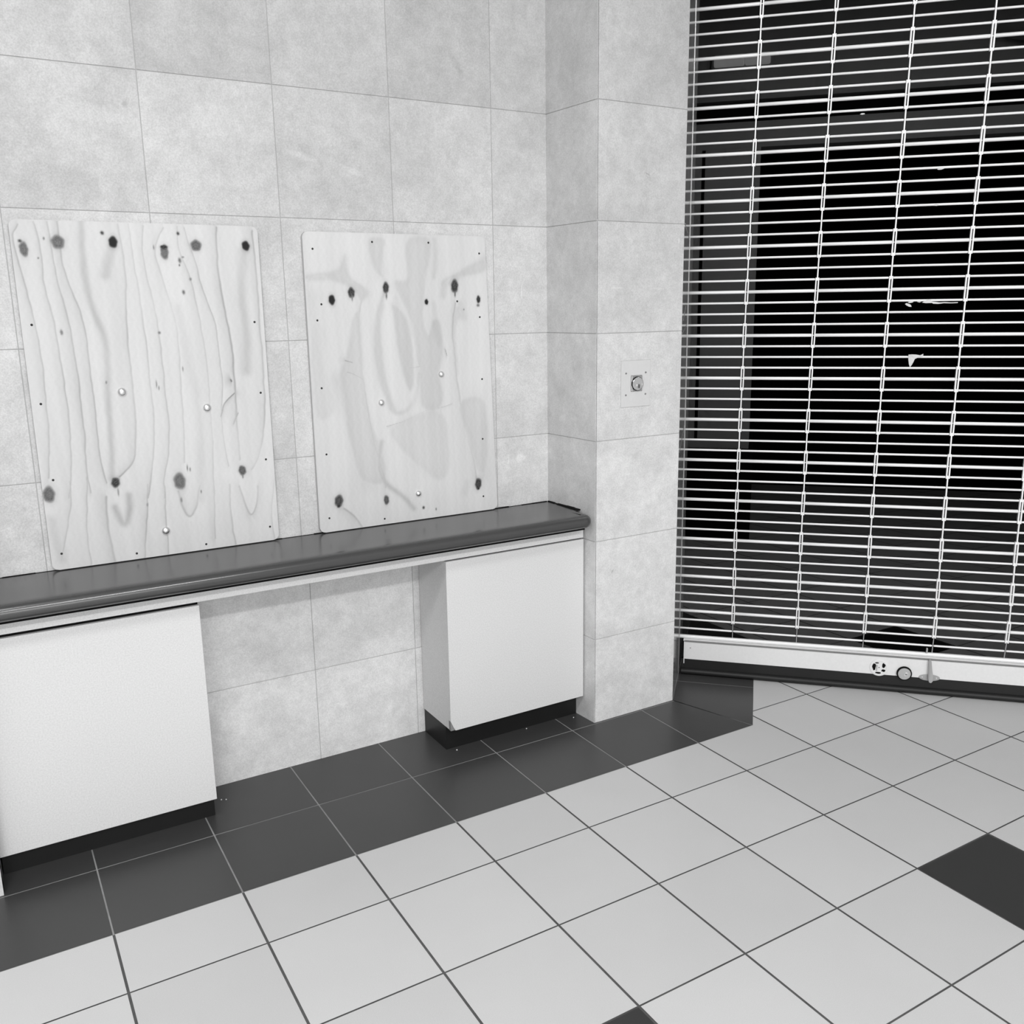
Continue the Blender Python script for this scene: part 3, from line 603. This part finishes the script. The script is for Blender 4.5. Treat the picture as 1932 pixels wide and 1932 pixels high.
# round lock cover with cut-outs
lc = MB(); c0 = G(.8012, -.0004, .1040)
lc.lathe(c0, -NN, [(.037, 0), (.037, .0012), (.0355, .002), (.0285, .002), (.0275, .0005), (0, .0005)], 40)
lo_ = lc.build('lock_cover', M['alu_plate'], bar_o, smooth=True)
b = MB()
def blob(cx, cz, rx, rz, a0=0, n=14, seed=0, d0=-.0012, d1=-.0019):
    rr = random.Random(seed); out = []
    for k in range(n):
        a = a0+2*math.pi*k/n; q = rr.uniform(.8, 1.12)
        out.append((cx+rx*q*math.cos(a), cz+rz*q*math.sin(a)))
    b.loft([[G(x, d0, z) for x, z in out], [G(x, d1, z) for x, z in out]])
blob(.7815, .106, .0075, .016, seed=1); blob(.819, .114, .0065, .011, seed=2); blob(.819, .092, .009, .0055, .4, seed=3)
blob(.800, .0805, .012, .0045, seed=4); blob(.792, .124, .008, .0025, seed=5); blob(.801, .1045, .002, .002, seed=6)
b.build('keyhole_slots', M['gap'], lo_)
b = MB(); b.fbox(G, (.7905, -.0042, .088), (.7945, -.0005, .116)); b.build('locking_bar', M['steel'], lo_)
# key cylinder
b = MB(); c0 = G(.9005, 0, .0880)
b.lathe(c0, -NN, [(.0252, 0), (.0252, .0100), (.0245, .0108), (.0235, .0108), (.0232, .0098), (0, .0098)], 40)
for p in ():
    pass
cyl = b.build('lock_cylinder', M['steel'], bar_o, smooth=True)
b = MB(); b.lathe(c0, -NN, [(.0298, .0002), (.0298, .0080), (.0268, .0092), (.0, .0092)], 40); b.build('cylinder_collar', M['gap'], cyl, smooth=True)
b = MB(); b.lathe(G(.9065, -.0096, .0862), -NN, [(.008, 0), (.008, .002), (0, .002)], 20); b.fbox(G, (.9035, -.0122, .0852), (.9115, -.0114, .0872), 1); b.build('keyway', [M['chrome'], M['gap']], cyl)
# pull tab with its oval base
b = MB()
ov = [(.9985+.041*math.cos(a), .0775+.0145*math.sin(a)) for a in [2*math.pi*k/32 for k in range(32)]]
b.loft([[G(x, -.0001, z) for x, z in ov], [G(x, -.0026, z) for x, z in ov]])
pt = b.build('pull_tab', M['dull'], bar_o, bevel=.001); pt['label'] = 'grey metal pull tab on an oval base'
b = MB()
o1 = [(.9895, .156), (.9945, .160), (1.000, .152), (1.0045, .120), (1.011, .085), (1.010, .067), (1.004, .060), (.996, .062), (.9925, .075), (.990, .12)]
b.loft([[G(x, -.0027, z) for x, z in o1], [G(x, -.0125-.006*max(0, (.12-z)/.06), z) for x, z in o1]])
b.build('tab_fin', M['dull'], pt, bevel=.001)
b = MB(); b.fbox(G, (.9800, .012, .178), (.9868, .020, .2000)); b.build('tab_stub', M['dull'], pt, bevel=.002)
for x in (.9705, 1.0255):
    b = MB(); b.lathe(G(x, -.0026, .077), -NN, [(.0042, 0), (.0036, .0014), (0, .0018)], 14); b.build('screw', M['chrome'], pt)
b = MB(); b.lathe(G(.020, 0, .126), -NN, [(.0028, 0), (.0022, .0012), (0, .0014)], 12); b.build('rivet', M['steel'], bar_o)

# ---------------------------------------------------------------- torn paper scraps caught on the grille
def scrap(pieces, label, loc):
    e = None
    b = MB()
    for out, tilt in pieces:
        zc = sum(z for _, z in out)/len(out)
        fr = [G(x, DZ-.0072+tilt*(z-zc)+.002*math.sin(x*300), z) for x, z in out]
        bk = [G(x, DZ-.0066+tilt*(z-zc)+.002*math.sin(x*300), z) for x, z in out]
        b.loft([fr, bk])
    o = b.build('paper_scrap', M['paper'])
    tag(o, label, 'paper', 'torn paper caught on the grille')
scrap([([(.796, 1.5945), (.802, 1.598), (.812, 1.595), (.819, 1.590), (.8215, 1.583), (.812, 1.584), (.803, 1.588)], -.3),
       ([(.806, 1.6005), (.813, 1.606), (.823, 1.6065), (.828, 1.603), (.822, 1.599), (.812, 1.598)], .2),
       ([(.838, 1.6025), (.848, 1.605), (.855, 1.602), (.848, 1.5995)], .2)],
      'small torn white paper flake, left of two scraps on the same rod', 'x')
scrap([([(.857, 1.599), (.868, 1.606), (.878, 1.6105), (.887, 1.6095), (.8925, 1.603), (.905, 1.601), (.920, 1.599), (.940, 1.5995), (.960, 1.598), (.985, 1.5985), (.984, 1.5955), (.960, 1.5945), (.935, 1.5955), (.915, 1.593), (.897, 1.594), (.893, 1.597), (.870, 1.5965)], .1)],
      'long ragged strip of torn paper wrapped along a grille rod', 'x')
scrap([([(.8235, 1.401), (.835, 1.402), (.850, 1.4015), (.866, 1.3985), (.876, 1.4045), (.877, 1.396), (.868, 1.3915), (.856, 1.388), (.848, 1.384), (.8445, 1.372), (.839, 1.360), (.8325, 1.352), (.828, 1.364), (.8245, 1.382)], -.15)],
      'largest torn paper scrap, a curled triangle hanging from a grille rod below the long strip', 'x')
scrap([([(.869, 1.9545), (.874, 1.959), (.884, 1.9595), (.890, 1.956), (.882, 1.9535)], .1)],
      'tiny paper flake on a grille rod, second from the top right of the grille', 'x')
scrap([([(.872, 2.084), (.880, 2.090), (.890, 2.089), (.897, 2.0855), (.888, 2.0825), (.878, 2.082)], .1)],
      'small flat paper flake on a grille rod, highest on the right side', 'x')
scrap([([(.587, 2.2945), (.594, 2.2985), (.603, 2.297), (.605, 2.2935), (.596, 2.292)], .1)],
      'tiny grey paper flake on a high rod between the second and third chains', 'x')

# ---------------------------------------------------------------- plaster crumbs on the dark tiles
def crumb(x, y, r, label):
    b = MB(); rr = random.Random(int(x*1000))
    b.lathe((x, y, .0003), (0, 0, 1), [(r*rr.uniform(.7, 1), 0), (r, r*.5), (r*.6, r*1.1), (0, r*1.3)], 7)
    tag(b.build('plaster_crumb', M['paper']), label, 'crumb', 'white crumbs on the dark border tiles')
crumb(.411, .452, .0028, 'tiny white crumb beside the wide cabinet on dark tiles, left one of a pair')
crumb(.425, .445, .0026, 'tiny white crumb beside the wide cabinet on dark tiles, right one of a pair')
crumb(1.246, .343, .0030, 'tiny white crumb in front of the narrower cabinet near its broken corner')
crumb(1.557, .355, .0026, 'tiny white crumb in front of the middle of the narrower cabinet kick board')
crumb(1.768, .339, .0024, 'tiny white crumb on the small dark tile between cabinet and pillar')
